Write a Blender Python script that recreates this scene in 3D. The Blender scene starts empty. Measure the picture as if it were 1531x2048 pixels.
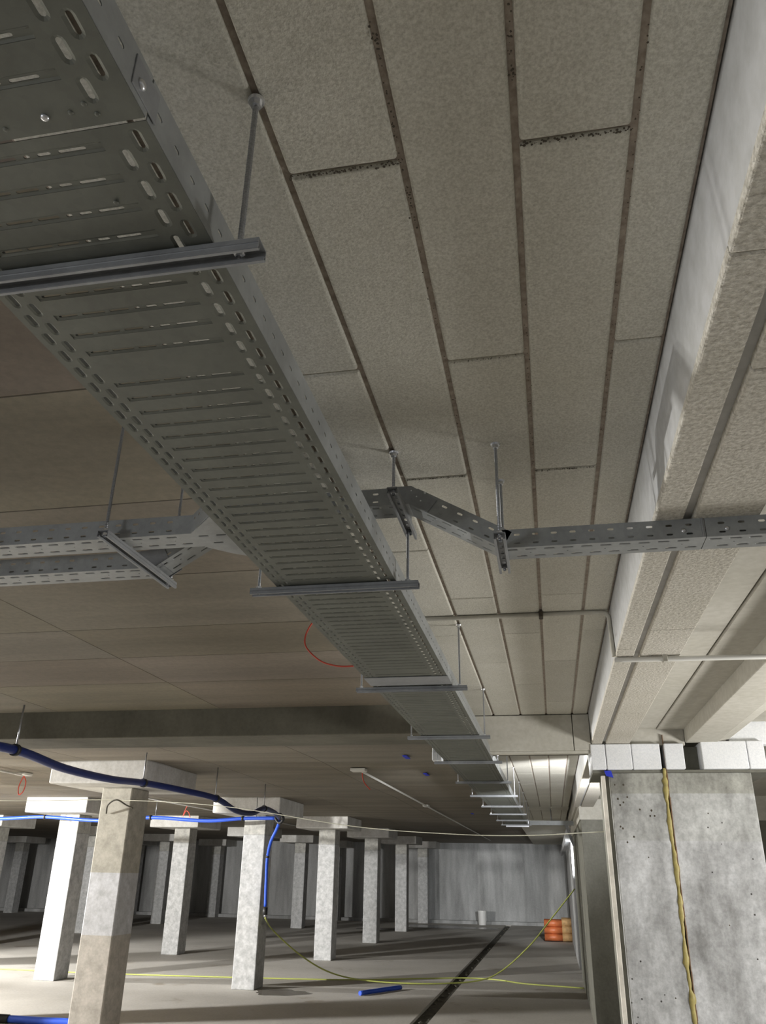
import bpy, bmesh, math, random
from mathutils import Vector, Matrix
random.seed(7)
S = bpy.context.scene
COL = S.collection

# ------------------------------------------------------------------ camera
cam_d = bpy.data.cameras.new('camera'); cam = bpy.data.objects.new('camera', cam_d); COL.objects.link(cam)
YAW, PIT, ROL, FPX = math.radians(11.449), math.radians(24.177), math.radians(0.992), 1602.3
cy_, sy_, cp_, sp_ = math.cos(YAW), math.sin(YAW), math.cos(PIT), math.sin(PIT)
fw = Vector((-sy_ * cp_, cy_ * cp_, sp_)); rt = Vector((cy_, sy_, 0)); up = rt.cross(fw)
r2 = rt * math.cos(ROL) + up * math.sin(ROL); u2 = up * math.cos(ROL) - rt * math.sin(ROL)
cam.matrix_world = Matrix(((r2.x, u2.x, -fw.x, 0), (r2.y, u2.y, -fw.y, 0), (r2.z, u2.z, -fw.z, 1.6), (0, 0, 0, 1)))
cam_d.sensor_fit = 'VERTICAL'; cam_d.sensor_height = 36.0; cam_d.lens = 36.0 * FPX / 2048
cam_d.clip_start = 0.02; cam_d.clip_end = 200
S.camera = cam

# ------------------------------------------------------------------ world, lamps, exposure
w = bpy.data.worlds.new('world'); S.world = w; w.use_nodes = True
w.node_tree.nodes['Background'].inputs[0].default_value = (0.80, 0.85, 0.95, 1)
w.node_tree.nodes['Background'].inputs[1].default_value = 0.19
S.view_settings.view_transform = 'Standard'; S.view_settings.look = 'None'
S.view_settings.gamma = 1.0; S.view_settings.use_curve_mapping = False
S.view_settings.exposure = 0.14

def lamp(name, kind, loc, power, col, size=0.1, aim=None, size_y=None, spot=None):
    d = bpy.data.lights.new(name, kind); d.energy = power; d.color = col
    if kind == 'AREA':
        d.size = size
        if size_y: d.shape = 'RECTANGLE'; d.size_y = size_y
    else:
        d.shadow_soft_size = size
    if spot: d.spot_size = spot[0]; d.spot_blend = spot[1]
    o = bpy.data.objects.new(name, d); COL.objects.link(o); o.location = loc
    if aim is not None:
        o.rotation_euler = (Vector(aim) - Vector(loc)).to_track_quat('-Z', 'Y').to_euler()
    return o
# site floodlight on a tripod, far left beyond the dividing beam (out of frame)
lamp('flood_and_fill', 'POINT', (-11.0, 6.6, 2.42), 2300, (1.0, 0.99, 0.97), 0.07)
lamp('flood_and_fill', 'POINT', (-10.85, 6.77, 2.42), 2300, (1.0, 0.99, 0.97), 0.07)
# strip lamp in the bay to the right of the pier row
lamp('strip_lamp', 'AREA', (2.7, 3.4, 1.3), 70, (1.0, 0.98, 0.95), 1.0, aim=(0.6, 4.2, 2.1), size_y=0.4)
# fill light added low behind the camera on the left
lamp('fill_lamp', 'AREA', (-3.2, -2.2, 0.9), 30, (0.93, 0.96, 1.0), 0.8, aim=(0.5, 5.0, 1.6), size_y=0.6)
# unseen spot added by the far right bay to brighten the far wall
lamp('bay_fill', 'SPOT', (0.385, 16.3, 2.0), 2300, (0.95, 0.98, 1.0), 0.10, aim=(-1.4, 31, 0.7), spot=(math.radians(30), 1.0))
# unseen lamp added behind the insulated cross beam to brighten the beam side
lamp('beam_side_fill', 'POINT', (0.0, 6.05, 2.45), 7, (0.96, 0.98, 1.0), 0.03)
lamp('pier_fill', 'SPOT', (0.60, 6.7, 1.7), 300, (0.96, 0.97, 1.0), 0.06, aim=(-0.15, 9.0, 2.5), spot=(math.radians(64), 0.7))  # uplight added out of sight behind the pier to brighten the ceiling boards
# fill spot added deeper in the left bays (out of frame), for the far floor
lamp('flood_and_fill', 'SPOT', (-14.0, 11.6, 2.42), 3400, (1.0, 0.99, 0.97), 0.08, aim=(1.5, 22.5, 0.2), spot=(math.radians(70), 0.5))

# ------------------------------------------------------------------ materials
def mat(name):
    m = bpy.data.materials.new(name); m.use_nodes = True
    nt = m.node_tree; b = nt.nodes['Principled BSDF']
    return m, nt, b
def N(nt, t, **kw):
    n = nt.nodes.new(t)
    for k, v in kw.items():
        if k in n.inputs: n.inputs[k].default_value = v
        else: setattr(n, k, v)
    return n
def noise(nt, scale, detail=6, rough=0.6, vec=None, stretch=None):
    n = nt.nodes.new('ShaderNodeTexNoise'); n.inputs['Scale'].default_value = scale
    n.inputs['Detail'].default_value = detail; n.inputs['Roughness'].default_value = rough
    tc = nt.nodes.new('ShaderNodeNewGeometry')
    src = tc.outputs['Position']
    if stretch:
        mp = nt.nodes.new('ShaderNodeMapping'); mp.inputs['Scale'].default_value = stretch
        nt.links.new(src, mp.inputs['Vector']); src = mp.outputs[0]
    nt.links.new(src, n.inputs['Vector'])
    return n
def ramp(nt, fac, stops):
    r = nt.nodes.new('ShaderNodeValToRGB'); e = r.color_ramp.elements
    e[0].position, e[0].color = stops[0][0], (*stops[0][1], 1)
    e[1].position, e[1].color = stops[1][0], (*stops[1][1], 1)
    for p, c in stops[2:]:
        x = e.new(p); x.color = (*c, 1)
    nt.links.new(fac, r.inputs[0]); return r
def mix(nt, a, b, fac, mode='MIX'):
    m = nt.nodes.new('ShaderNodeMix'); m.data_type = 'RGBA'; m.blend_type = mode
    for s, v in ((0, fac), (6, a), (7, b)):
        if hasattr(v, 'is_linked') or hasattr(v, 'links'): nt.links.new(v, m.inputs[s])
        elif s == 0: m.inputs[0].default_value = v
        else: m.inputs[s].default_value = (*v, 1)
    return m.outputs[2]
def bump(nt, b, h, strength, dist):
    bp = nt.nodes.new('ShaderNodeBump'); bp.inputs['Strength'].default_value = strength
    bp.inputs['Distance'].default_value = dist
    nt.links.new(h, bp.inputs['Height']); nt.links.new(bp.outputs[0], b.inputs['Normal'])
def maprange(nt, src, a, b_):
    m = nt.nodes.new('ShaderNodeMapRange'); m.inputs[1].default_value = a; m.inputs[2].default_value = b_
    nt.links.new(src, m.inputs[0]); return m.outputs[0]

def concrete(name, dark, light, scale=2.5, pits=0.0, rough=0.85, tone=False, streak=None, bumpk=0.25, band=None, fine=(0.85, 1.0)):
    m, nt, b = mat(name)
    n1 = noise(nt, scale, 8, 0.62, stretch=streak)
    c = ramp(nt, n1.outputs[0], [(0.30, dark), (0.70, light)]).outputs[0]
    n2 = noise(nt, 38, 5, 0.7)
    f = ramp(nt, n2.outputs[0], [(0.35, (fine[0],) * 3), (0.62, (fine[1],) * 3)]).outputs[0]
    c = mix(nt, c, f, 1.0, 'MULTIPLY')
    if band:                                    # tone bands by height: (z0, z1, colour multiplier)
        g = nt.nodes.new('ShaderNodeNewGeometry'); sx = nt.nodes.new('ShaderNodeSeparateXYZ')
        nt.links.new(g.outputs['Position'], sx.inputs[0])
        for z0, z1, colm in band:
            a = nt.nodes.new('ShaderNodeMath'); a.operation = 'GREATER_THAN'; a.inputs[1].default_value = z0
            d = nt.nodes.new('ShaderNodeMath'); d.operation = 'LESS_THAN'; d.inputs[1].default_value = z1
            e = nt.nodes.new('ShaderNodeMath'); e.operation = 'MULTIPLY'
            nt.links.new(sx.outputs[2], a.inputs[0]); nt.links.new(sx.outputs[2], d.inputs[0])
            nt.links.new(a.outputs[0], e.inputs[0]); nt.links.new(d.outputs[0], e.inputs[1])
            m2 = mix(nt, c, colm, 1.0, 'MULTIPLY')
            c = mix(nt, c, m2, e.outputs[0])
    if pits:
        v = nt.nodes.new('ShaderNodeTexVoronoi'); v.inputs['Scale'].default_value = 16
        g = nt.nodes.new('ShaderNodeNewGeometry'); nt.links.new(g.outputs['Position'], v.inputs['Vector'])
        pr = ramp(nt, v.outputs['Distance'], [(pits, (0.12, 0.11, 0.10)), (pits + 0.02, (1, 1, 1))])
        n3 = noise(nt, 1.7, 2, 0.5)
        msk = maprange(nt, n3.outputs[0], 0.52, 0.56)
        pm = mix(nt, (1, 1, 1), pr.outputs[0], msk)
        c = mix(nt, c, pm, 1.0, 'MULTIPLY')
    if tone:
        at = nt.nodes.new('ShaderNodeAttribute'); at.attribute_name = 'tone'
        c = mix(nt, c, at.outputs['Color'], 1.0, 'MULTIPLY')
    nt.links.new(c, b.inputs['Base Color']); b.inputs['Roughness'].default_value = rough
    bump(nt, b, n2.outputs[0], bumpk, 0.004)
    return m
def stipple(name, a, b_, scale=140, dist=0.003, strength=0.7, tone=False):
    m, nt, b = mat(name)
    n = noise(nt, scale, 4, 0.6); n0 = noise(nt, 3, 3, 0.5)
    c = ramp(nt, n.outputs[0], [(0.3, a), (0.65, b_)]).outputs[0]
    v = ramp(nt, n0.outputs[0], [(0.3, (0.90, 0.90, 0.88)), (0.7, (1, 1, 1))]).outputs[0]
    c = mix(nt, c, v, 1.0, 'MULTIPLY')
    if tone:
        at = nt.nodes.new('ShaderNodeAttribute'); at.attribute_name = 'tone'
        c = mix(nt, c, at.outputs['Color'], 1.0, 'MULTIPLY')
    nt.links.new(c, b.inputs['Base Color']); b.inputs['Roughness'].default_value = 0.95
    b.inputs['Specular IOR Level'].default_value = 0.2
    bump(nt, b, n.outputs[0], strength, dist)
    return m
def plain(name, col, rough=0.5, metal=0.0, nz=None, spec=0.5):
    m, nt, b = mat(name)
    b.inputs['Base Color'].default_value = (*col, 1); b.inputs['Roughness'].default_value = rough
    b.inputs['Metallic'].default_value = metal; b.inputs['Specular IOR Level'].default_value = spec
    if nz:
        n = noise(nt, nz, 4, 0.6)
        c = ramp(nt, n.outputs[0], [(0.3, tuple(x * 0.72 for x in col)), (0.7, tuple(min(1, x * 1.12) for x in col))]).outputs[0]
        nt.links.new(c, b.inputs['Base Color'])
    return m
def galv(name, col=(0.37, 0.385, 0.385), rough=0.42, metal=0.28):
    m, nt, b = mat(name)
    g = nt.nodes.new('ShaderNodeNewGeometry')
    v = nt.nodes.new('ShaderNodeTexVoronoi'); v.inputs['Scale'].default_value = 90
    nt.links.new(g.outputs['Position'], v.inputs['Vector'])
    n = noise(nt, 9, 6, 0.65)
    c = ramp(nt, n.outputs[0], [(0.3, tuple(x * 0.72 for x in col)), (0.7, tuple(x * 1.1 for x in col))]).outputs[0]
    bw = nt.nodes.new('ShaderNodeRGBToBW'); nt.links.new(v.outputs['Color'], bw.inputs[0])
    r = ramp(nt, bw.outputs[0], [(0.2, (0.93,) * 3), (0.8, (1.0,) * 3)]).outputs[0]
    c = mix(nt, c, r, 1.0, 'MULTIPLY')
    nt.links.new(c, b.inputs['Base Color']); b.inputs['Metallic'].default_value = metal
    rr = maprange(nt, n.outputs[0], 0.2, 0.9)
    rm = nt.nodes.new('ShaderNodeMapRange'); rm.inputs[3].default_value = rough - 0.08; rm.inputs[4].default_value = rough + 0.14
    nt.links.new(rr, rm.inputs[0]); nt.links.new(rm.outputs[0], b.inputs['Roughness'])
    return m

M = {}
M['conc_ceiling'] = concrete('bare_slab_concrete', (0.165, 0.145, 0.115), (0.26, 0.232, 0.188), 1.6, tone=True, streak=(0.35, 2.0, 1), bumpk=0.1)
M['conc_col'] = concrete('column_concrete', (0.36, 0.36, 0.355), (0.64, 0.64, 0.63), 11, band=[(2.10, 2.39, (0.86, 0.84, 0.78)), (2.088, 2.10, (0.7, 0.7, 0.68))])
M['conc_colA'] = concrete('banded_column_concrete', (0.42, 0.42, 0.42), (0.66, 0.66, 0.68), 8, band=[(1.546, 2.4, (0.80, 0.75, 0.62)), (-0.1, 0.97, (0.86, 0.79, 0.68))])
M['conc_cap'] = concrete('capital_concrete', (0.50, 0.48, 0.44), (0.72, 0.71, 0.68), 5, streak=(1, 1, 0.6))
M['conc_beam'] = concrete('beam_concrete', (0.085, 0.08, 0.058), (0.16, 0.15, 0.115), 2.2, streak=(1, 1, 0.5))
M['conc_wall'] = concrete('far_wall_concrete', (0.27, 0.27, 0.262), (0.62, 0.62, 0.61), 1.4, streak=(1.6, 1, 0.25))
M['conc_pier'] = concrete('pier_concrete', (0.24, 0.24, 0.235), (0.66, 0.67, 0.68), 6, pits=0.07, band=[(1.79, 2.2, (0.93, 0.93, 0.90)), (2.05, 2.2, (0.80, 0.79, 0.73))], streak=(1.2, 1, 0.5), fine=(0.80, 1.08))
M['conc_dark'] = concrete('wall_concrete', (0.13, 0.128, 0.10), (0.23, 0.225, 0.19), 3, streak=(1, 1, 0.5))
M['insul'] = stipple('sprayed_board', (0.49, 0.47, 0.405), (0.73, 0.71, 0.635), 230, 0.002, 0.8, tone=True)
M['insul_rough'] = stipple('coarse_sprayed_board', (0.42, 0.39, 0.33), (0.72, 0.69, 0.62), 110, 0.005, 1.0)
M['insul_smooth'] = stipple('smooth_plastered_board', (0.50, 0.48, 0.42), (0.58, 0.56, 0.50), 30, 0.001, 0.3)
M['insul_side'] = stipple('painted_board_side', (0.48, 0.48, 0.47), (0.58, 0.58, 0.58), 25, 0.001, 0.3)
M['insul_white'] = stipple('white_board', (0.78, 0.80, 0.83), (0.90, 0.91, 0.93), 120, 0.002, 0.5)
M['backing'] = stipple('board_joint_backing', (0.27, 0.225, 0.19), (0.46, 0.40, 0.345), 60, 0.003, 0.8)
M['debris'] = plain('joint_crumbs', (0.09, 0.075, 0.055), 1.0, nz=200)
M['galv'] = galv('galvanised_steel')
M['galv_d'] = galv('dull_galvanised_steel', (0.33, 0.34, 0.35), 0.45)
M['galv_base'] = galv('shaded_galvanised_underside', (0.165, 0.172, 0.148), 0.5, 0.45)  # same sheet as the walls, underside shade put into this darker colour
M['zinc'] = plain('zinc_plated_bolt', (0.75, 0.76, 0.78), 0.28, 0.9)
M['rod'] = plain('threaded_rod_steel', (0.42, 0.43, 0.45), 0.35, 0.85, nz=300)
M['blue_shaded'] = plain('shaded_blue_hose_plastic', (0.006, 0.018, 0.13), 0.4)  # blue hose where little light falls, that shade put into its colour
M['blue'] = plain('blue_plastic_hose', (0.03, 0.10, 0.62), 0.35)
M['black'] = plain('black_rubber', (0.02, 0.02, 0.02), 0.5)
M['bluetape'] = plain('blue_tape', (0.02, 0.04, 0.55), 0.6)
M['yellow'] = plain('yellow_green_hose', (0.46, 0.50, 0.13), 0.5)
M['red'] = plain('red_wire', (0.55, 0.07, 0.04), 0.5)
M['pvc'] = plain('grey_white_conduit', (0.78, 0.77, 0.72), 0.4)
M['wire'] = plain('pale_cable', (0.34, 0.33, 0.25), 0.6)
M['foam'] = plain('yellow_foam_sealant', (0.42, 0.35, 0.12), 0.5, nz=25)
M['foam2'] = plain('dark_foam_edge', (0.20, 0.12, 0.07), 0.8, nz=40)
M['strip'] = plain('pale_corner_strip', (0.72, 0.68, 0.60), 0.6, nz=12)
M['orange'] = plain('orange_sewer_pipe', (0.62, 0.17, 0.06), 0.4, nz=6)
M['wood'] = plain('pale_timber', (0.58, 0.36, 0.16), 0.7, nz=14)
M['bucket'] = plain('white_bucket_plastic', (0.78, 0.77, 0.74), 0.4)
M['trench'] = concrete('trench_mortar', (0.05, 0.045, 0.035), (0.13, 0.12, 0.09), 9)
# floor
m, nt, b = mat('dusty_floor_slab')
n1 = noise(nt, 0.45, 8, 0.62); n2 = noise(nt, 30, 6, 0.7); n3 = noise(nt, 1.1, 7, 0.65)
c = ramp(nt, n1.outputs[0], [(0.32, (0.43, 0.405, 0.36)), (0.68, (0.60, 0.57, 0.52))]).outputs[0]
f = ramp(nt, n2.outputs[0], [(0.35, (0.86,) * 3), (0.6, (1.0,) * 3)]).outputs[0]
c = mix(nt, c, f, 1.0, 'MULTIPLY')
st = ramp(nt, n3.outputs[0], [(0.62, (1, 1, 1)), (0.70, (0.62, 0.56, 0.48))]).outputs[0]
c = mix(nt, c, st, 1.0, 'MULTIPLY')
nt.links.new(c, b.inputs['Base Color'])
rr = ramp(nt, n3.outputs[0], [(0.60, (0.9,) * 3), (0.72, (0.45,) * 3)]).outputs[0]
nt.links.new(rr, b.inputs['Roughness']); bump(nt, b, n2.outputs[0], 0.25, 0.004)
M['floor'] = m
M['puddle'] = plain('wet_concrete', (0.20, 0.18, 0.15), 0.25, nz=3)

# ------------------------------------------------------------------ object helpers
def tag(o, label=None, cat=None, group=None, kind=None):
    if label: o['label'] = label
    if cat: o['category'] = cat
    if group: o['group'] = group
    if kind: o['kind'] = kind
    return o
def link(name, bm, m, parent=None, smooth=False):
    me = bpy.data.meshes.new(name)
    bm.normal_update(); bm.to_mesh(me); bm.free()
    for x in (m if isinstance(m, (list, tuple)) else [m]): me.materials.append(x)
    if smooth:
        for p in me.polygons: p.use_smooth = True
    o = bpy.data.objects.new(name, me); COL.objects.link(o)
    if parent: o.parent = parent
    return o
def empty(name, loc=(0, 0, 0), rz=0):
    o = bpy.data.objects.new(name, None); COL.objects.link(o); o.location = loc; o.rotation_euler = (0, 0, rz)
    o.empty_display_size = 0.1
    return o
def box(bm, x0, x1, y0, y1, z0, z1, bev=0.0, seg=2, mi=0, tone=None):
    r = bmesh.ops.create_cube(bm, size=1.0)
    vs = r['verts']
    for v in vs:
        v.co = Vector(((x0 + x1) / 2 + v.co.x * (x1 - x0), (y0 + y1) / 2 + v.co.y * (y1 - y0), (z0 + z1) / 2 + v.co.z * (z1 - z0)))
    fs = set(f for v in vs for f in v.link_faces)
    if bev:
        es = set(e for v in vs for e in v.link_edges)
        rr = bmesh.ops.bevel(bm, geom=list(es), offset=bev, segments=seg, affect='EDGES', profile=0.5)
        fs = set(rr['faces']) | set(f for f in fs if f.is_valid)
        fs |= set(f for v in rr['verts'] for f in v.link_faces)
    for f in fs: f.material_index = mi
    if tone is not None:
        lay = bm.loops.layers.color.get('tone') or bm.loops.layers.color.new('tone')
        for f in fs:
            for l in f.loops: l[lay] = (*tone, 1)
    return fs
def tube(bm, pts, r, n=10, caps=True, mi=0):
    pts = [Vector(p) for p in pts]; rings = []
    prev = None
    for i, p in enumerate(pts):
        t = (pts[min(i + 1, len(pts) - 1)] - pts[max(i - 1, 0)]).normalized()
        if prev is None:
            a = Vector((0, 0, 1)) if abs(t.z) < 0.9 else Vector((1, 0, 0))
            u = t.cross(a).normalized()
        else:
            u = (prev - t * prev.dot(t)).normalized()
        prev = u; v = t.cross(u)
        rings.append([bm.verts.new(p + (u * math.cos(2 * math.pi * k / n) + v * math.sin(2 * math.pi * k / n)) * r) for k in range(n)])
    for a, b2 in zip(rings, rings[1:]):
        for k in range(n):
            f = bm.faces.new((a[k], a[(k + 1) % n], b2[(k + 1) % n], b2[k])); f.smooth = True; f.material_index = mi
    if caps:
        bm.faces.new(rings[0][::-1]).material_index = mi; bm.faces.new(rings[-1]).material_index = mi
def spline(pts, n=8):
    P = [Vector(p) for p in pts]; P = [P[0] * 2 - P[1]] + P + [P[-1] * 2 - P[-2]]
    out = []
    for i in range(1, len(P) - 2):
        a, b2, c2, d = P[i - 1:i + 3]
        for k in range(n):
            t = k / n
            out.append(0.5 * ((2 * b2) + (c2 - a) * t + (2 * a - 5 * b2 + 4 * c2 - d) * t * t + (3 * b2 - a - 3 * c2 + d) * t ** 3))
    out.append(P[-2]); return out
def prism(bm, poly, y0, y1, axis='Y', mi=0):
    """extrude a closed 2-D polygon; axis Y: poly in (x,z)"""
    a = []; b2 = []
    for p, q in poly:
        if axis == 'Y': a.append(bm.verts.new((p, y0, q))); b2.append(bm.verts.new((p, y1, q)))
        else: a.append(bm.verts.new((y0, p, q))); b2.append(bm.verts.new((y1, p, q)))
    n = len(poly); fs = [bm.faces.new(a), bm.faces.new(b2[::-1])]
    for i in range(n): fs.append(bm.faces.new((a[i], b2[i], b2[(i + 1) % n], a[(i + 1) % n])))
    for f in fs: f.material_index = mi
    bmesh.ops.recalc_face_normals(bm, faces=fs)

# ------------------------------------------------------------------ the shell
# floor, split round the drain trench
bm = bmesh.new()
TX0, TX1, TY0, TY1 = -1.76, -1.56, 6.0, 31.0
box(bm, -26, TX0, -6, 31.6, -0.3, 0); box(bm, TX1, 7, -6, 31.6, -0.3, 0)
box(bm, TX0, TX1, -6, TY0, -0.3, 0); box(bm, TX0, TX1, TY1, 31.6, -0.3, 0)
box(bm, TX0, TX1, TY0, TY1, -0.3, -0.06)
tag(link('floor', bm, M['floor']), 'dusty pale concrete floor slab', kind='structure')

# bare concrete slab soffit, formwork panels 1.2 x 0.6
bm = bmesh.new()
bm.loops.layers.color.new('tone')
def slab(x0, x1, ys, xs, z, warp=0.0):
    for i in range(len(xs) - 1):
        for j in range(len(ys) - 1):
            if warp:                               # precast rows tilt by turns, shaped to catch light in bands
                t = random.uniform(0.96, 1.03); sg = 1 if j % 2 else -1
                fs = box(bm, xs[i] + .003, xs[i + 1] - .003, ys[j] + .003, ys[j + 1] - .003, z, z + 0.1, tone=(t, t * .99, t * .97))
                for v in set(v for f in fs for v in f.verts):
                    if v.co.z < z + .01: v.co.z += sg * warp * (v.co.y - (ys[j] + ys[j + 1]) / 2) / ((ys[j + 1] - ys[j]) / 2)
                continue
            t = random.uniform(0.93, 1.04)
            box(bm, xs[i] + .003, xs[i + 1] - .003, ys[j] + .003, ys[j + 1] - .003, z, z + 0.1, tone=(t, t * random.uniform(.97, 1.0), t * random.uniform(.93, 1.0)))
xs = [-0.7 - 0.27, -2.17] + [-2.17 - 1.22 * k for k in range(1, 20)]
xs = sorted([x for x in xs] + [-0.62])
slab(0, 0, [-6, -5, -4, -3, -2, -1, 0.2, 0.8, 1.4, 2.0, 2.62, 3.28, 3.80, 4.40, 5.23], xs, 2.6)
ys2 = [5.23, 6.6, 8.25, 10.4, 12.3, 14.9, 17.2, 20.0, 22.5, 25.5, 28.2, 31.6]
slab(0, 0, ys2, sorted([-0.62, -0.95, -2.25] + [-2.25 - 1.2 * k for k in range(1, 20)]), 2.6, warp=0.011)
box(bm, -26.5, 7, -6, 31.6, 2.71, 2.9, tone=(1, 1, 1))
box(bm, -26.5, -0.62, -6, 31.6, 2.618, 2.66, tone=(0.35, 0.33, 0.3))
tag(link('ceiling', bm, M['conc_ceiling']), 'bare brown-grey concrete slab with formwork joints', kind='structure')

# insulated ceiling boards
def boards(name, y0, y1, cols_x, z, offs, label, crumbs=False):
    bm = bmesh.new(); bm.loops.layers.color.new('tone')
    for i in range(len(cols_x) - 1):
        a, c2 = cols_x[i], cols_x[i + 1]
        y = y0 + offs[i % len(offs)] - 1.0
        while y < y1:
            s, e = max(y, y0), min(y + 1.0, y1)
            if e - s > 0.03:
                t = random.uniform(0.95, 1.03)
                box(bm, a + .0050, c2 - .0050, s + .0022, e - .0022, z, z + 0.035, bev=0.0065, seg=4, tone=(t, t, t))
            y += 1.0
    box(bm, cols_x[0], cols_x[-1], y0, y1, z + 0.0075, z + 0.06, mi=1, tone=(1, 1, 1))
    o = link(name, bm, [M['insul'], M['backing']]); tag(o, label, kind='structure')
    return o
CX = [-0.68, -0.50, -0.318, -0.148, 0.012, 0.171, 0.268]
boards('ceiling', -3.18, 5.23, CX, 2.52, [1.5, 1.5, 1.0, 1.5, 1.0, 0.5 + 0.99], 'beige sprayed insulation boards over the near bay')
boards('ceiling', 5.54, 13.0, CX, 2.52, [0.5, 0.5, 1.0, 0.5, 1.0, 0.5], 'insulation boards beyond the dividing beam')
boards('ceiling', 13.6, 16.2, CX, 2.52, [0.5, 0.5, 1.0, 0.5, 1.0, 0.5], 'insulation boards beyond the cross tray')
bm = bmesh.new(); box(bm, -0.62, 0.34, 16.2, 29, 2.50, 2.58, tone=(1, 1, 1)); tag(link('ceiling', bm, M['insul']), 'insulated soffit before the far wall', kind='structure')
bm = bmesh.new(); box(bm, -0.68, 0.27, 13.0, 13.6, 2.52, 2.58, tone=(1, 1, 1)); tag(link('ceiling', bm, M['insul']), 'strip above the cross tray', kind='structure')
# soffit between and beyond the longitudinal beams
bm = bmesh.new()
for (a, c2) in ((-3.2, 5.25), (5.8, 10.4)):
    box(bm, 0.50, 0.664, a, c2, 2.425, 2.50, bev=0.004); box(bm, 0.668, 0.83, a, c2, 2.42, 2.50, bev=0.004)
    box(bm, 1.0, 7, a, c2, 2.46, 2.52)
tag(link('ceiling', bm, M['insul_smooth']), 'smooth recessed soffit between clad beams', kind='structure')

# walls
bm = bmesh.new(); box(bm, -26.3, 7, 31.3, 31.6, 0, 2.6)
tag(link('wall_far', bm, M['conc_wall']), 'far streaked concrete wall', kind='structure')
bm = bmesh.new(); box(bm, -26.3, -26, -6, 31.6, 0, 2.6)
tag(link('wall_left', bm, M['conc_wall']), 'left concrete wall', kind='structure')
bm = bmesh.new(); box(bm, 6.7, 7, -6, 10.4, 0, 2.6)
tag(link('wall_right', bm, M['conc_wall']), 'right concrete wall', kind='structure')
bm = bmesh.new(); box(bm, 0.345, 7, 10.4, 10.7, 0, 2.2); box(bm, 0.345, 0.75, 10.7, 15.66, 0, 2.2)
box(bm, 0.345, 0.75, 15.66, 17.45, 2.3, 2.7)
tag(link('wall_right', bm, M['conc_dark']), 'dark masonry wall behind the front pier', kind='structure')
bm = bmesh.new(); box(bm, 0.33, 7, 10.38, 15.68, 2.2, 2.36); box(bm, 0.30, 7, 10.36, 15.7, 2.36, 2.7)
tag(link('trim_2', bm, M['insul_smooth']), 'cream board head above the dark wall', kind='structure')
bm = bmesh.new(); box(bm, 0.345, 0.75, 17.45, 31.3, 0, 2.2)
tag(link('wall_right', bm, M['conc_wall']), 'lit wall along the far bay', kind='structure')
bm = bmesh.new(); box(bm, 0.25, 0.75, 17.45, 31.3, 2.2, 2.36); box(bm, 0.30, 0.75, 17.45, 31.3, 2.36, 2.7)
tag(link('trim_1', bm, M['insul_white']), 'white board band above the far bay wall', kind='structure')
bm = bmesh.new(); box(bm, -26, 0.34, 31.0, 31.3, 0, 0.10)
tag(link('baseboard_far', bm, M['conc_wall']), 'concrete kerb at the foot of the far wall', kind='structure')

# ------------------------------------------------------------------ beams
bm = bmesh.new()
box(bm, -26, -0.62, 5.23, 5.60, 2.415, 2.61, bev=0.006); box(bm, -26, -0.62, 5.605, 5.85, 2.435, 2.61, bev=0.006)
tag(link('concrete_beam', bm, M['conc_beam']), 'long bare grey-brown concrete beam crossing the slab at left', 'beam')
b0 = empty('insulated_beam', (-0.2, 5.23, 2.3)); tag(b0, 'beige insulated cross beam beyond the board ceiling, right of the tray', 'beam')
def child(name, bm, m, parent, smooth=False, label=None):
    for v in bm.verts: v.co -= parent.location
    o = link(name, bm, m, parent, smooth)
    if label: o['label'] = label
    return o
bm = bmesh.new(); box(bm, -0.64, 0.165, 5.23, 5.30, 2.30, 2.519, bev=.004); box(bm, 0.169, 0.27, 5.23, 5.30, 2.30, 2.519, bev=.004); child('front_board', bm, M['insul_smooth'], b0)
bm = bmesh.new(); box(bm, -0.64, 0.27, 5.235, 5.30, 2.285, 2.30, bev=.003); child('edge_lip', bm, M['insul_smooth'], b0)
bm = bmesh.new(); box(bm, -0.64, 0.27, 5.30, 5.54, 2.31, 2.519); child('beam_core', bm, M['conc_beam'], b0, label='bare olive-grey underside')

def long_beam(y0, y1, label, grp=None):
    o = empty('clad_beam', (0.38, y0, 2.34)); tag(o, label, 'beam')
    bm = bmesh.new(); prism(bm, [(0.268, 2.60), (0.275, 2.352), (0.50, 2.352), (0.50, 2.60)], y0, y1); child('side_board', bm, M['insul_side'], o, label='smooth pale painted side')
    bm = bmesh.new()
    y = y0
    while y < y1 - .01:
        e = min(y + 1.02, y1); box(bm, 0.273, 0.337, y + .001, e - .001, 2.337, 2.356, bev=.004); y = e
    child('soffit_board', bm, M['insul_rough'], o, label='narrow coarse sprayed soffit board')
    bm = bmesh.new(); y = y0 - 0.2
    while y < y1 - .01:
        e = min(y + 1.52, y1); box(bm, 0.358, 0.50, max(y, y0) + .001, e - .001, 2.337, 2.356, bev=.004); y = e
    child('soffit_board', bm, M['insul_rough'], o, label='wide coarse sprayed soffit board')
    return o
long_beam(-3.2, 5.23, 'clad beam with rough soffit just left of the pier, in the near bay')
long_beam(5.8, 10.36, 'clad beam bright at its side, beyond the dividing beam')
def second_beam(y0, y1, label):
    o = empty('clad_beam', (0.9, y0, 2.34)); tag(o, label, 'beam')
    bm = bmesh.new(); box(bm, 0.825, 1.010, y0, y1, 2.34, 2.60, bev=.005); child('beam_board', bm, M['insul_smooth'], o)
    bm = bmesh.new(); prism(bm, [(1.012, 2.345), (1.075, 2.358), (1.075, 2.60), (1.012, 2.60)], y0, y1); child('edge_board', bm, M['insul_smooth'], o)
    return o
second_beam(-3.2, 5.25, 'second clad beam at right edge, ending above the white blocks')
second_beam(5.8, 10.36, 'second clad beam hidden mostly behind the front pier')
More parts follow.
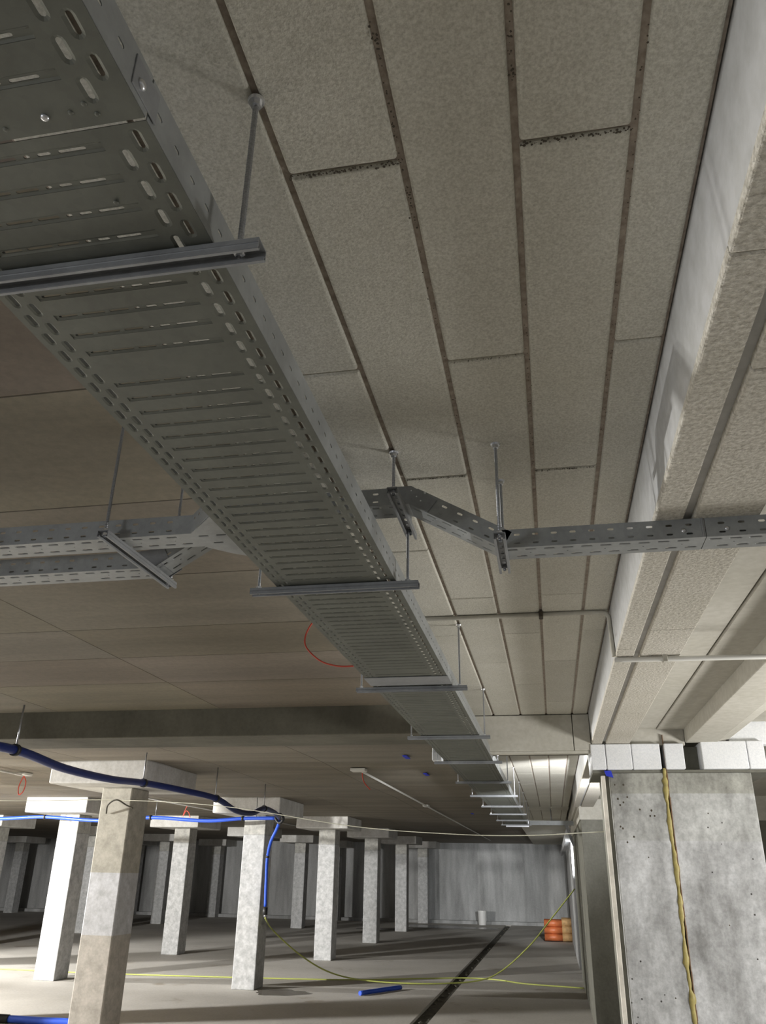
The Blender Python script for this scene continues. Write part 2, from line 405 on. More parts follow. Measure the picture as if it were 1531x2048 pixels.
# upper recess end wall of the header at the pier
bm = bmesh.new(); box(bm, 0.27, 0.825, 5.262, 5.35, 2.33, 2.52); box(bm, 1.08, 7, 5.262, 5.35, 2.33, 2.52, mi=1)
tag(link('header_board', bm, [M['insul_smooth'], M['insul_white']]), 'upper header board above the white blocks on the pier', 'board')

# ------------------------------------------------------------------ front pier
p0 = empty('concrete_pier', (0.75, 5.5, 0)); tag(p0, 'broad grey concrete pier at lower right with a yellow foam seam', 'pier')
bm = bmesh.new()
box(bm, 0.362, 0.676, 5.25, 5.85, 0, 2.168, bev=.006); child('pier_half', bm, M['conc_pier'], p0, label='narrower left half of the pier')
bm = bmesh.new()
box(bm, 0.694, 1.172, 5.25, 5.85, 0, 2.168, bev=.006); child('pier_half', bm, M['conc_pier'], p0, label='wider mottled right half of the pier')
bm = bmesh.new(); box(bm, 0.335, 0.70, 5.30, 5.85, 0, 2.166); child('pier_core', bm, M['conc_dark'], p0)
bm = bmesh.new(); box(bm, 0.312, 0.336, 5.225, 5.262, 0, 2.150, bev=.003); child('corner_strip', bm, M['strip'], p0, label='pale vertical strip at left corner')
# foam seam: wobbly bead
bm = bmesh.new()
pts = []; z = 0.02
while z < 2.20:
    pts.append((0.683 + 0.004 * math.sin(z * 9) + random.uniform(-.003, .003), 5.252 + random.uniform(-.004, .004), z)); z += 0.025
rings = []
n = 8
for i, p in enumerate(pts):
    r = 0.0115 + 0.004 * math.sin(i * 0.7) + random.uniform(-.0025, .0035)
    rings.append([bm.verts.new((p[0] + r * math.cos(a) * 1.1, p[1] + r * .8 * math.sin(a), p[2])) for a in [2 * math.pi * k / n for k in range(n)]])
for a, c2 in zip(rings, rings[1:]):
    for k in range(n): bm.faces.new((a[k], a[(k + 1) % n], c2[(k + 1) % n], c2[k]))
child('foam_seam', bm, M['foam'], p0, True, 'yellow foam bead in the vertical joint')
bm = bmesh.new()
z = 0.0
while z < 2.34:
    wv = random.uniform(.004, .008)
    box(bm, 0.694, 0.694 + wv, 5.243, 5.26, z, z + 0.05, bev=.002); z += 0.045
child('seam_edge', bm, M['foam2'], p0, False, 'dark brown ragged seam edge')
for (x, z) in ((0.40, 2.02), (0.43, 2.0), (0.455, 2.03), (0.41, 1.985), (0.585, 1.955), (0.575, 1.925), (0.60, 1.925), (0.40, 1.865), (0.412, 1.855), (0.43, 1.78), (0.47, 1.81), (0.60, 1.0), (0.52, 1.96), (0.39, 2.1), (0.44, 2.1), (0.54, 1.7), (0.9, 1.94), (0.93, 1.36)):
    r = random.uniform(.003, .006)
    bm = bmesh.new(); rr = bmesh.ops.create_icosphere(bm, subdivisions=2, radius=r)
    for v in rr['verts']: v.co = Vector((x + v.co.x, 5.2495 + v.co.y * .25, z + v.co.z * 1.2))
    child('air_hole', bm, M['debris'], p0)
bpy.context.view_layer.update()
# white insulation blocks resting on the pier
def wblock(x0, x1, label, y0=5.222, z0=2.186, z1=2.335, y1=5.62):
    bm = bmesh.new(); box(bm, x0 + .0015, x1 - .0015, y0, y1, z0, z1, bev=.006, seg=3)
    tag(link('insulation_block', bm, M['insul_white']), label, 'block', 'white blocks along the pier head')
wblock(0.262, 0.352, 'small white block at the left end of the pier head')
wblock(0.352, 0.505, 'white block second from left end, beside the thin crack', y0=5.220)
wblock(0.505, 0.672, 'white block with dark specks left of the foam seam')
wblock(0.694, 0.808, 'white block right of the foam seam')
wblock(0.905, 1.165, 'large white block right of the dark gap', z1=2.345)
wblock(1.165, 1.262, 'white end block at the right edge of the picture', z1=2.345)
bm = bmesh.new(); box(bm, 0.268, 1.30, 5.26, 5.84, 2.169, 2.185); box(bm, 0.30, 1.262, 5.36, 5.80, 2.19, 2.33)
tag(link('bearing_slab', bm, M['conc_dark']), 'thin grey bearing slab between pier and white blocks', 'slab')

bm = bmesh.new(); box(bm, -0.80, -0.735, 5.86, 5.98, 2.325, 2.385, bev=.004); box(bm, -0.80, -0.66, 5.87, 5.98, 2.385, 2.44, bev=.004)
tag(link('board_offcut', bm, M['insul_white']), 'white stepped board end left of the tray just beyond the dividing beam', 'board')
# ------------------------------------------------------------------ columns with capitals
def column(x, y, label, special=False):
    o = empty('concrete_column', (x + .175, y + .2, 0)); tag(o, label, 'column', 'square concrete columns under the slab')
    return o
proto = None
def shaft_mesh(m):
    bm = bmesh.new(); box(bm, -.175, .175, -.20, .20, 0, 2.38, bev=.012, seg=2)
    me = bpy.data.meshes.new('shaft'); bm.to_mesh(me); bm.free(); me.materials.append(m); return me
def cap_mesh():
    bm = bmesh.new(); box(bm, -.54, .54, -.66, .62, 2.381, 2.615, bev=.018, seg=2)
    me = bpy.data.meshes.new('capital'); bm.to_mesh(me); bm.free(); me.materials.append(M['conc_cap']); return me
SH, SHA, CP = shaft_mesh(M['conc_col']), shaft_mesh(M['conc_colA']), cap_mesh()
LBL = {(0, 0): 'nearest column, banded beige and grey, at lower left', (0, 1): 'pale column with the blue drop hose beside it',
 (0, 2): 'column right of the blue drop hose, third in the front row', (0, 3): 'dark shaded column in the front row, mid picture',
 (0, 4): 'fifth column of the front row, before the streaked far wall', (0, 5): 'farthest front row column, standing near the far wall',
 (1, 1): 'bright white column at left behind the banded one', (1, 2): 'column between banded column and the blue drop hose',
 (1, 3): 'column mostly hidden behind the blue hose column', (1, 4): 'small column seen between the drop hose and next column',
 (1, 5): 'farthest second row column by the far wall',
 (2, 2): 'column cut by the left picture edge', (2, 3): 'thin far column between the white and banded columns',
 (2, 4): 'dim far column just right of the banded column', (2, 5): 'dim far column left of the blue hose column',
 (3, 5): 'dim far column close behind the banded column', (4, 5): 'dim column in the dark far left corner',
 (3, 4): 'dim fourth row column behind the white column', (3, 3): 'dim fourth row column near left edge'}
for r, x in enumerate([-4.733, -7.935, -12.5, -15.75, -20.0]):
    for k in range(6):
        if (r, k) in ((3, 3), (3, 4), (4, 4), (4, 3), (4, 2), (3, 2)) : continue
        if r >= 3 and k < 2: continue
        y = 8.375 + 4.453 * k
        if r == 4: y -= 1.0 if k == 5 else 0
        o = column(x, y, LBL.get((r, k), 'column standing outside the picture at left'))
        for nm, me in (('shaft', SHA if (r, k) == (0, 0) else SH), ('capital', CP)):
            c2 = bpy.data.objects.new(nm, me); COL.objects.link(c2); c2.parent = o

# ------------------------------------------------------------------ perforated sheet tools
def obr(a, b_, n=3):
    """obround outline, half lengths a (u) and b (v), counter-clockwise, 4*n points"""
    pts = []
    if a >= b_:
        for s, c0 in ((1, a - b_), (-1, -(a - b_))):
            for k in range(2 * n):
                t = -math.pi / 2 + math.pi * k / (2 * n - 1)
                pts.append((c0 + s * b_ * math.cos(t), s * b_ * math.sin(t)))
    else:
        for s, c0 in ((1, b_ - a), (-1, -(b_ - a))):
            for k in range(2 * n):
                t = math.pi * k / (2 * n - 1)
                pts.append((s * a * math.cos(t), c0 + s * a * math.sin(t)))
    return pts
def rectp(a, b_, pts):
    """project outline points outwards on the rectangle a x b; corners snapped"""
    out = []
    for (u, v) in pts:
        s = min(a / abs(u) if abs(u) > 1e-9 else 1e9, b_ / abs(v) if abs(v) > 1e-9 else 1e9)
        out.append([u * s, v * s])
    # snap the nearest point to each corner
    for cu, cv in ((a, b_), (-a, b_), (-a, -b_), (a, -b_)):
        i = min(range(len(out)), key=lambda j: math.atan2(abs(math.sin(math.atan2(pts[j][1] / b_, pts[j][0] / a) - math.atan2(cv / b_, cu / a))), math.cos(math.atan2(pts[j][1] / b_, pts[j][0] / a) - math.atan2(cv / b_, cu / a))) ** 2)
        out[i] = [cu, cv]
    return out
def quad(bm, T, u0, u1, v0, v1, h=0.0):
    bm.faces.new([bm.verts.new(T(u, v, h)) for u, v in ((u0, v0), (u1, v0), (u1, v1), (u0, v1))])
def holecell(bm, T, u0, u1, v0, v1, a, b_, rim=0.0, hole=True, depth=0.0, n=3):
    uc, vc = (u0 + u1) / 2, (v0 + v1) / 2; A, B = (u1 - u0) / 2, (v1 - v0) / 2
    inner = obr(a, b_, n); outer = rectp(A, B, inner)
    R = [[bm.verts.new(T(uc + p[0], vc + p[1], 0)) for p in outer]]
    if rim:
        m1 = obr(min(a + rim, A * .97), min(b_ + rim, B * .97), n)
        R.append([bm.verts.new(T(uc + p[0], vc + p[1], 0)) for p in m1])
        R.append([bm.verts.new(T(uc + p[0], vc + p[1], depth)) for p in inner])
    else:
        R.append([bm.verts.new(T(uc + p[0], vc + p[1], depth)) for p in inner])
    k = len(inner)
    for x, y in zip(R, R[1:]):
        for i in range(k):
            j = (i + 1) % k
            try: f = bm.faces.new((x[i], x[j], y[j], y[i]))
            except ValueError: pass
    if not hole: bm.faces.new(R[-1])
def plate(bm, T, L, V, rows, pitch, start=0.0):
    """rows: dict(v0,v1,a,b,rim,depth,off,every,hole). Gaps between rows are plain strips."""
    rows = sorted(rows, key=lambda r: r['v0']); v = 0.0
    for r in rows:
        if r['v0'] > v + 1e-6: quad(bm, T, 0, L, v, r['v0'])
        v = r['v1']
        p = pitch * r.get('every', 1); u = r.get('off', 0.0); last = 0.0; k = 0
        while u + p <= L + 1e-6:
            if u > last + 1e-6: quad(bm, T, last, u, r['v0'], r['v1'])
            if r.get('skip') and r['skip'](k): quad(bm, T, u, u + p, r['v0'], r['v1'])
            elif r.get('rib'):
                rib(bm, T, u, u + p, r['v0'], r['v1'])
            else:
                holecell(bm, T, u, u + p, r['v0'], r['v1'], r['a'], r['b'], r.get('rim', 0), r.get('hole', True), r.get('depth', 0))
            last = u + p; u += p; k += 1
        if last < L - 1e-6: quad(bm, T, last, L, r['v0'], r['v1'])
    if v < V - 1e-6: quad(bm, T, 0, L, v, V)
def rib(bm, T, u0, u1, v0, v1):
    """transverse rib pressed into the sheet with a broken line of slots"""
    uc = (u0 + u1) / 2; wd = 0.0060; wf = 0.0034; D = 0.0016
    quad(bm, T, u0, uc - wd, v0, v1); quad(bm, T, uc + wd, u1, v0, v1)
    def sl(a0, a1, h0, h1):
        bm.faces.new([bm.verts.new(T(a0, v0, h0)), bm.verts.new(T(a1, v0, h1)), bm.verts.new(T(a1, v1, h1)), bm.verts.new(T(a0, v1, h0))])
    sl(uc - wd, uc - wf, 0, D); sl(uc + wf, uc + wd, D, 0)
    T2 = lambda u, v, h: T(u, v, h + D)
    W = v1 - v0; v = v0
    for ln, hole in ((.004, 0), (.030, 1), (.004, 0), (.036, 1), (.004, 0), (.030, 1), (.006, 0), (.010, 1), (.006, 0), (.018, 1), (.006, 0), (.034, 1)):
        e = min(v + ln * W / .206, v1)
        if hole: holecell(bm, T2, uc - wf, uc + wf, v, e, .0021, (e - v) / 2 - .0012, n=2)
        else: quad(bm, T2, uc - wf, uc + wf, v, e)
        v = e
    if v < v1 - 1e-6: quad(bm, T2, uc - wf, uc + wf, v, v1)
def solid(o, t=0.0012):
    md = o.modifiers.new('thickness', 'SOLIDIFY'); md.thickness = t; md.offset = 0

# ------------------------------------------------------------------ main cable tray
XL, XR, ZB, TOP, PT = -0.664, -0.349, 2.276, 2.333, 0.0415
WT = XR - XL
tray = empty('cable_tray', (XL + WT / 2, 0.53, ZB)); tag(tray, 'wide galvanised perforated cable tray running away down the ceiling', 'cable tray')
def tray_section(y0, npitch, parent, zoff=0.0, wide=0.0, tail=0.0):
    L = npitch * PT + tail; x0, x1 = XL - wide, XR + wide
    bm = bmesh.new()
    T = lambda u, v, h: Vector((x0 + v * (x1 - x0) / WT, y0 + u, ZB + zoff + h))
    sk = lambda k: (k % 24) == 9
    plate(bm, T, L, WT, [
        dict(v0=.006, v1=.024, a=.0115, b=.0032, rim=.003, depth=.0018, off=0.0),
        dict(v0=.024, v1=.042, a=.0115, b=.0032, rim=.003, depth=.0018, off=PT / 2),
        dict(v0=.050, v1=.257, rib=True, off=0.0, skip=sk),
        dict(v0=.266, v1=.284, a=.0115, b=.0034, rim=.0035, depth=.0018, off=PT / 2),
        dict(v0=.287, v1=.306, a=.0115, b=.0034, rim=.0035, depth=.0018, off=0.0)], PT)
    o = child('tray_base', bm, M['galv_base'], parent); solid(o)
    for s in (0, 1):
        bm = bmesh.new(); x = x1 if s else x0
        H = TOP - ZB
        T = lambda u, v, h, x=x: Vector((x, y0 + u, ZB + zoff + v))
        plate(bm, T, L, H, [dict(v0=.004, v1=.012, a=.009, b=.0012, rim=.001, off=PT / 2, depth=0, hole=False), dict(v0=.022, v1=.034, a=.0062, b=.0026, off=0.0)], PT)
        # rolled top flange
        sg = -1 if s else 1
        prof = [(x, TOP + zoff), (x + sg * .002, TOP + zoff + .003), (x + sg * .006, TOP + zoff + .003), (x + sg * .009, TOP + zoff)]
        for (ax, az), (bx, bz) in zip(prof, prof[1:]):
            bm.faces.new([bm.verts.new((ax, y0, az)), bm.verts.new((ax, y0 + L, az)), bm.verts.new((bx, y0 + L, bz)), bm.verts.new((bx, y0, bz))])
        o = child('side_wall', bm, M['galv'], parent); solid(o)
bpy.context.view_layer.update()
tray_section(0.465 - 36 * PT, 36, tray, wide=0.0015, zoff=-0.002, tail=0.038)
y = 0.508
for nn in (60, 72, 72, 72, 27):
    tray_section(y, nn, tray, tail=0.0); y += nn * PT + 0.001
YEND = y
# bolts and pressed dimples at the near joint
for (x, yy, r) in ((-0.445, .485, .0045), (-0.548, .483, .0045), (-0.349, .487, .0)):
    if not r: continue
    bm = bmesh.new(); rr = bmesh.ops.create_uvsphere(bm, u_segments=14, v_segments=8, radius=r)
    for v in bm.verts: v.co = Vector((x + v.co.x, yy + v.co.y, ZB - .003 + v.co.z * .7))
    child('bolt', bm, M['zinc'], tray, True, 'bright domed bolt head')
for (x, yy) in ((-.399, .478), (-.392, .491), (-.417, .485), (-.500, .478), (-.492, .491), (-.519, .485), (-.43, .60)):
    bm = bmesh.new(); rr = bmesh.ops.create_uvsphere(bm, u_segments=12, v_segments=6, radius=.0032)
    for v in rr['verts']: v.co = Vector((x + v.co.x, yy + v.co.y, ZB - .0026 + v.co.z * .45))
    child('pressed_dimple', bm, M['galv_base'], tray, True)
bm = bmesh.new(); box(bm, XR + .0015, XR + .0035, .47, .52, ZB + .006, ZB + .046, bev=.0008)
child('joint_plate', bm, M['galv_d'], tray)
bm = bmesh.new(); rr = bmesh.ops.create_uvsphere(bm, u_segments=14, v_segments=8, radius=.006)
for v in bm.verts: v.co = Vector((XR + .004 + v.co.x * .6, .485 + v.co.y, ZB + .020 + v.co.z))
child('bolt', bm, M['zinc'], tray, True, 'bright bolt on the side wall')
bm = bmesh.new(); box(bm, XL - .004, XR + .004, 2.98, 3.12, ZB - .0035, ZB - .0015)
child('joint_plate', bm, M['galv_d'], tray, label='smooth darker joint plate')
# bright end plate of the tray at the cross tray
bm = bmesh.new(); box(bm, XL - .01, XR + .02, YEND, YEND + .01, ZB - .03, TOP + .01, bev=.002)
child('end_plate', bm, M['zinc'], tray)

# ------------------------------------------------------------------ trapeze hangers
def strut_bm(L, axis, perf=True):
    """C channel, open side down, half width .0125, height .024, centred on the origin, top at z=0"""
    bm = bmesh.new(); hw, H, t = .0125, .015, 0
    def P(s, w_, z): return Vector((s, w_, z)) if axis == 'X' else Vector((w_, s, z))
    T = lambda u, v, h: P(u - L / 2, v - hw, 0)
    if perf: plate(bm, T, L, 2 * hw, [dict(v0=.006, v1=.019, a=.010, b=.0040)], .035)
    else: quad(bm, T, 0, L, 0, 2 * hw)
    prof = [(-hw, 0), (-hw, -.0065), (-hw + .0008, -.0072), (-hw + .0008, -.0082), (-hw, -.009), (-hw, -H), (-hw + .0042, -H), (-hw + .0042, -H + .004)]
    for sg in (1, -1):
        for (a0, z0), (a1, z1) in zip(prof, prof[1:]):
            bm.faces.new([bm.verts.new(P(-L / 2, sg * a0, z0)), bm.verts.new(P(L / 2, sg * a0, z0)), bm.verts.new(P(L / 2, sg * a1, z1)), bm.verts.new(P(-L / 2, sg * a1, z1))])
    return bm
def rod_bm(h):
    bm = bmesh.new(); r0 = .0040
    nst = max(2, int(h / .002)); nst = min(nst, 200); n = 8; rings = []
    for i in range(nst + 1):
        r = r0 if i % 2 else r0 * .86
        rings.append([bm.verts.new((r * math.cos(2 * math.pi * k / n), r * math.sin(2 * math.pi * k / n), h * i / nst)) for k in range(n)])
    for a, c2 in zip(rings, rings[1:]):
        for k in range(n): bm.faces.new((a[k], a[(k + 1) % n], c2[(k + 1) % n], c2[k]))
    return bm
def nut_bm(r=.0075, h=.006):
    bm = bmesh.new(); bmesh.ops.create_cone(bm, cap_ends=True, segments=6, radius1=r, radius2=r, depth=h)
    return bm
def anchor_bm():
    bm = bmesh.new(); r = bmesh.ops.create_cone(bm, cap_ends=True, segments=18, radius1=.010, radius2=.0115, depth=.004)
    for v in r['verts']: v.co.z -= .002
    r = bmesh.ops.create_cone(bm, cap_ends=True, segments=6, radius1=.0075, radius2=.0075, depth=.007)
    for v in r['verts']: v.co.z -= .0075
    return bm
def mesh(name, bm, m):
    me = bpy.data.meshes.new(name); bm.normal_update(); bm.to_mesh(me); bm.free(); me.materials.append(m); return me
NUT = mesh('nut', nut_bm(), M['zinc']); ANC = mesh('anchor', anchor_bm(), M['zinc'])
STX = mesh('strut_channel', strut_bm(0.445, 'X'), M['galv_d'])
def inst(name, me, parent, loc, sol=False):
    o = bpy.data.objects.new(name, me); COL.objects.link(o); o.parent = parent; o.location = loc
    if sol: solid(o, .0016)
    return o
RODS = {}
def rod(parent, loc, h):
    k = round(h, 3)
    if k not in RODS: RODS[k] = mesh('threaded_rod', rod_bm(h), M['rod'])
    return inst('threaded_rod', RODS[k], parent, loc)
def hanger(x, y, ztop, strut, rods, label, group=None):
    """rods: (dx, dy, ceiling z)"""
    o = empty('trapeze_hanger', (x, y, ztop)); tag(o, label, 'hanger', group)
    inst('strut_channel', strut, o, (0, 0, 0), True)
    for dx, dy, zc in rods:
        rod(o, (dx, dy, -.014), zc - ztop + .014)
        inst('nut', NUT, o, (dx, dy, .004)); inst('nut', NUT, o, (dx, dy, -.006))
        inst('ceiling_anchor', ANC, o, (dx, dy, zc - ztop))
    return o
ZS = ZB - .004
HY = [0.69, 1.905, 3.157, 4.416, 5.49, 6.77, 8.0, 9.3, 10.55, 11.8, 12.9]
HL = ['nearest strut hanger, large black slot, under the tray at upper left', 'second strut hanger, just below the tray crossing', 'third strut hanger, beside the red wire loop',
      'fourth strut hanger, in front of the dividing beam', 'fifth strut hanger, below the dividing beam', 'sixth strut hanger, first one beyond the dividing beam',
      'seventh strut hanger, with bright glints', 'eighth strut hanger along the tray', 'ninth strut hanger along the tray', 'tenth strut hanger, small, near the tray end', 'last strut hanger, at the cross tray']
for y, l in zip(HY, HL):
    zr, zl = (2.52, 2.60) if y != 5.49 else (2.31, 2.415)
    hanger((XL + XR) / 2 - .006, y, ZS, STX, [(0.194, 0, zr), (-0.203, 0, zl)], l, 'strut hangers under the main tray')

# ------------------------------------------------------------------ small cable trays
SW, SH_ = 0.078, 0.045
def small_tray(T0, L, parent, off=0.0, holes=True):
    """T0(u, v, h): u along, v across, h up; builds base and two walls"""
    P = .0424
    bm = bmesh.new()
    plate(bm, T0, L, SW, [dict(v0=.008, v1=.026, a=.0125, b=.0026, rim=.0025, depth=.0012, off=0), dict(v0=.030, v1=.044, a=.0018, b=.0018, off=P * .5, every=2),
                          dict(v0=.050, v1=.068, a=.0125, b=.0026, rim=.0025, depth=.0012, off=P / 2)], P)
    o = child('tray_base', bm, M['galv'], parent); solid(o, .001)
    for s in (0, 1):
        bm = bmesh.new()
        T = lambda u, v, h, s=s: T0(u, SW * s, v)
        plate(bm, T, L, SH_, [dict(v0=.003, v1=.016, a=.0070, b=.0022, off=off), dict(v0=.024, v1=.038, a=.0072, b=.0027, off=off)], P)
        o = child('side_wall', bm, M['galv'], parent); solid(o, .001)
def small_tray_tag(loc, label):
    o = empty('cable_tray', loc); tag(o, label, 'cable tray'); bpy.context.view_layer.update(); return o
def lineT(p0, ang, y0=None, yaw=0.0):
    """tray along +x from p0, pitched by ang about y; across = +y"""
    p0 = Vector(p0); d = Vector((math.cos(ang), 0, math.sin(ang))); upv = Vector((-math.sin(ang), 0, math.cos(ang))); ac = Vector((0, 1, 0))
    return lambda u, v, h: p0 + d * u + ac * v + upv * h
Y2 = 1.755
crossing = small_tray_tag((-0.2, Y2, 2.3), 'narrow perforated tray that bends up over the wide tray and down at right')
# right run, under the clad beams
zR = 2.292
small_tray(lineT((-0.070, Y2, zR), 0), 0.0424 * 10.6, crossing, off=.0424 * .3)
small_tray(lineT((0.381, Y2, zR), 0), 0.0424 * 12, crossing, off=.0424 * .3)
# sloping right, bridge, sloping left
a1 = math.atan2(2.422 - zR, 0.222); l1 = math.hypot(2.422 - zR, 0.222)
small_tray(lineT((-0.292, Y2, 2.422), -a1), l1, crossing, off=.02)
small_tray(lineT((-0.735, Y2, 2.422), 0), 0.445, crossing, off=.0)
small_tray(lineT((-0.945, Y2, 2.292), math.atan2(.130, .21)), math.hypot(.130, .21), crossing, off=.03)
small_tray(lineT((-1.15, Y2, 2.292), 0), 0.205, crossing, off=.02)
small_tray(lineT((-2.85, Y2, 2.292), 0), 1.70, crossing, off=.0)
# overlap plates and dome bolts
def dome(x, y, z, r=.0055, nrm='Y', parent=crossing):
    bm = bmesh.new(); bmesh.ops.create_uvsphere(bm, u_segments=12, v_segments=8, radius=r)
    for v in bm.verts: v.co = Vector((x + v.co.x, y + v.co.y * .6, z + v.co.z))
    child('bolt', bm, M['zinc'], parent, True, 'bright round bolt head')
for x in (0.333, 0.425): dome(x, Y2 - .002, 2.309)
for (x, z) in ((-.285, 2.455), (-.272, 2.438), (-.252, 2.446), (-.262, 2.426), (-.082, 2.322)): dome(x, Y2 - .002, z, .0032)
bm = bmesh.new(); prism(bm, [(-.325, 2.424), (-.292, 2.421), (-.245, 2.395), (-.222, 2.425), (-.285, 2.468), (-.325, 2.468)], Y2 - .0035, Y2 - .0015, 'Y')
child('hinge_plate', bm, M['galv_d'], crossing)
for yy in (Y2 - .0035, Y2 + SW + .0015):
    bm = bmesh.new(); prism(bm, [(-.985, 2.291), (-.94, 2.291), (-.905, 2.314), (-.925, 2.352), (-.965, 2.338), (-.985, 2.337)], yy, yy + .002, 'Y')
    child('hinge_plate', bm, M['galv_d'], crossing)
bm = bmesh.new(); prism(bm, [(-.965, 2.2905), (-.925, 2.303), (-.925, 2.3045), (-.965, 2.2920)], Y2, Y2 + SW, 'Y'); child('hinge_plate', bm, M['galv_d'], crossing)
bm = bmesh.new(); prism(bm, [(0.372, 2.291), (0.376, 2.291), (0.376, 2.338), (0.372, 2.338)], Y2 - .003, Y2 - .001, 'Y')
child('joint_plate', bm, M['galv_d'], crossing)
# near tray, level with the wide tray, and its flared tee
near = small_tray_tag((-1.2, 1.545, 2.288), 'narrow perforated tray meeting the wide tray at a flared tee, at left')
small_tray(lineT((-2.65, 1.545, 2.286), 0), 1.90, near, off=.0)
tee_holes = [dict(v0=.008, v1=.026, a=.012, b=.0026, rim=.002, depth=.001, off=0), dict(v0=.050, v1=.068, a=.012, b=.0026, rim=.002, depth=.001, off=.02)]
bm = bmesh.new(); T = lineT((-0.75, 1.545, 2.285), 0); plate(bm, T, 0.086, SW, tee_holes, .0424)
o = child('tee_base', bm, M['galv'], near); solid(o, .001)
def tri_plate(bm, pts, z, t=.0015):
    a = [bm.verts.new((x, y, z)) for x, y in pts]; b2 = [bm.verts.new((x, y, z - t)) for x, y in pts]
    bm.faces.new(a); bm.faces.new(b2[::-1])
    for i in range(len(pts)):
        j = (i + 1) % len(pts); bm.faces.new((a[i], a[j], b2[j], b2[i]))
    bmesh.ops.recalc_face_normals(bm, faces=bm.faces)
bm = bmesh.new(); tri_plate(bm, [(-.752, 1.545), (-.665, 1.452), (-.665, 1.545)], 2.286); child('tee_corner', bm, M['galv'], near)
bm = bmesh.new(); tri_plate(bm, [(-.752, 1.623), (-.665, 1.623), (-.665, 1.70), (-.70, 1.675)], 2.286); child('tee_corner', bm, M['galv'], near)
for (xa, ya, xb, yb) in ((-.752, 1.545, -.668, 1.452), (-.752, 1.623, -.70, 1.675), (-.70, 1.675, -.665, 1.70)):
    bm = bmesh.new(); d = Vector((xb - xa, yb - ya, 0)); L = d.length; d.normalize()
    T = lambda u, v, h: Vector((xa, ya, 2.286)) + d * u + Vector((0, 0, v))
    plate(bm, T, L, SH_, [dict(v0=.024, v1=.038, a=.006, b=.0025, off=.004)], .028)
    o = child('tee_wall', bm, M['galv'], near); solid(o, .001)
# small struts
def sstrut(x, y0, y1, zt, rods, label):
    me = mesh('strut_channel', strut_bm(y1 - y0, 'Y'), M['galv_d'])
    yc = (y0 + y1) / 2
    hanger(x, yc, zt, me, [(0, r - yc, zc) for r, zc in rods], label)
sstrut(-0.072, 1.655, 1.885, zR - .002, [(1.668, 2.52), (1.835 + .03, 2.52)], 'short strut hanger under the lower right end of the sloping tray')
sstrut(-0.314, 1.655, 1.945, 2.420, [(1.670, 2.52), (1.915, 2.52)], 'short strut hanger under the top of the sloping tray')
sstrut(-0.940, 1.497, 1.860, 2.286, [(1.508, 2.60), (1.848, 2.60)], 'diagonal looking strut hanger under the two narrow trays at left')

# far cross tray
far = small_tray_tag((0, 13.3, 2.29), 'narrow cross tray at the far end of the wide tray, reaching right wall')
bm = bmesh.new()
T = lineT((-0.34, 13.25, 2.285), 0); plate(bm, T, 0.67, .12, [dict(v0=.02, v1=.05, a=.012, b=.004), dict(v0=.07, v1=.1, a=.012, b=.004)], .0424); o = child('tray_base', bm, M['galv'], far); solid(o)
for yy in (13.25, 13.37):
    bm = bmesh.new(); box(bm, -.34, .33, yy - .001, yy + .001, 2.285, 2.345); child('side_wall', bm, M['galv'], far)
bm = bmesh.new(); tube(bm, [(0.0, 13.30, 2.28), (0.0, 13.30, 2.52)], .006); child('threaded_rod', bm, M['rod'], far)
bm = bmesh.new(); prism(bm, [(0.18, 2.345), (0.22, 2.345), (0.33, 2.0), (0.29, 2.0)], 13.28, 13.34, 'Y'); child('drop_piece', bm, M['galv_d'], far)

# ------------------------------------------------------------------ hoses, conduits, wires
def hose(name, pts, r, m, label, cat, n=8, group=None, kids=()):
    bm = bmesh.new(); tube(bm, spline(pts, n), r, 10); o = link(name, bm, m); tag(o, label, cat, group)
    for kn, kb, km in kids: link(kn, kb, km, o)
    return o
def clampbm(p, r, l=.03, ax='Y'):
    bm = bmesh.new(); p = Vector(p); d = {'X': Vector((l / 2, 0, 0)), 'Y': Vector((0, l / 2, 0)), 'Z': Vector((0, 0, l / 2))}[ax]
    tube(bm, [p - d, p + d], r, 12); return bm
h1 = [(-3.55, 3.2, 2.26), (-3.50, 4.2, 2.28), (-3.482, 4.958, 2.303), (-3.56, 5.7, 2.27), (-3.62, 6.5, 2.275), (-3.726, 7.317, 2.324), (-3.62, 7.9, 2.315), (-3.484, 8.523, 2.283),
      (-3.47, 9.1, 2.20), (-3.50, 9.7, 2.21), (-3.527, 10.223, 2.301), (-3.70, 11.2, 2.31), (-3.98, 12.25, 2.31)]
kids = [('cable_tie', clampbm(p, .040, .03), M['black']) for p in (h1[2], h1[5], h1[7], h1[10])]
hose('water_hose', h1, .030, M['blue_shaded'], 'shaded blue hose sagging in loops from rods at lower left', 'hose', kids=kids)
h2 = [(-9.6, 12.4, 2.27), (-8.7, 12.4, 2.285), (-7.95, 12.42, 2.315), (-7.0, 12.4, 2.265), (-6.13, 12.42, 2.315), (-5.2, 12.4, 2.27), (-4.6, 12.38, 2.305), (-4.05, 12.34, 2.31)]
kids = [('cable_tie', clampbm(p, .036, .03, 'X'), M['black']) for p in (h2[2], h2[4], h2[6])]
hose('water_hose', h2, .027, M['blue'], 'bright blue hose strung level behind the columns', 'hose', kids=kids)
h3 = [(-3.99, 12.32, 2.27), (-4.06, 12.40, 2.15), (-4.17, 12.5, 1.98), (-4.24, 12.6, 1.75), (-4.25, 12.65, 1.45), (-4.245, 12.68, 1.10)]
hose('water_hose', h3, .024, M['blue'], 'blue hose hanging down beside the pale column', 'hose',
     kids=[('coupling', clampbm((-4.245, 12.68, 1.04), .036, .10, 'Z'), M['black']), ('tape_band', clampbm((-4.235, 12.59, 1.78), .028, .04, 'Z'), M['black'])])
bm = bmesh.new()
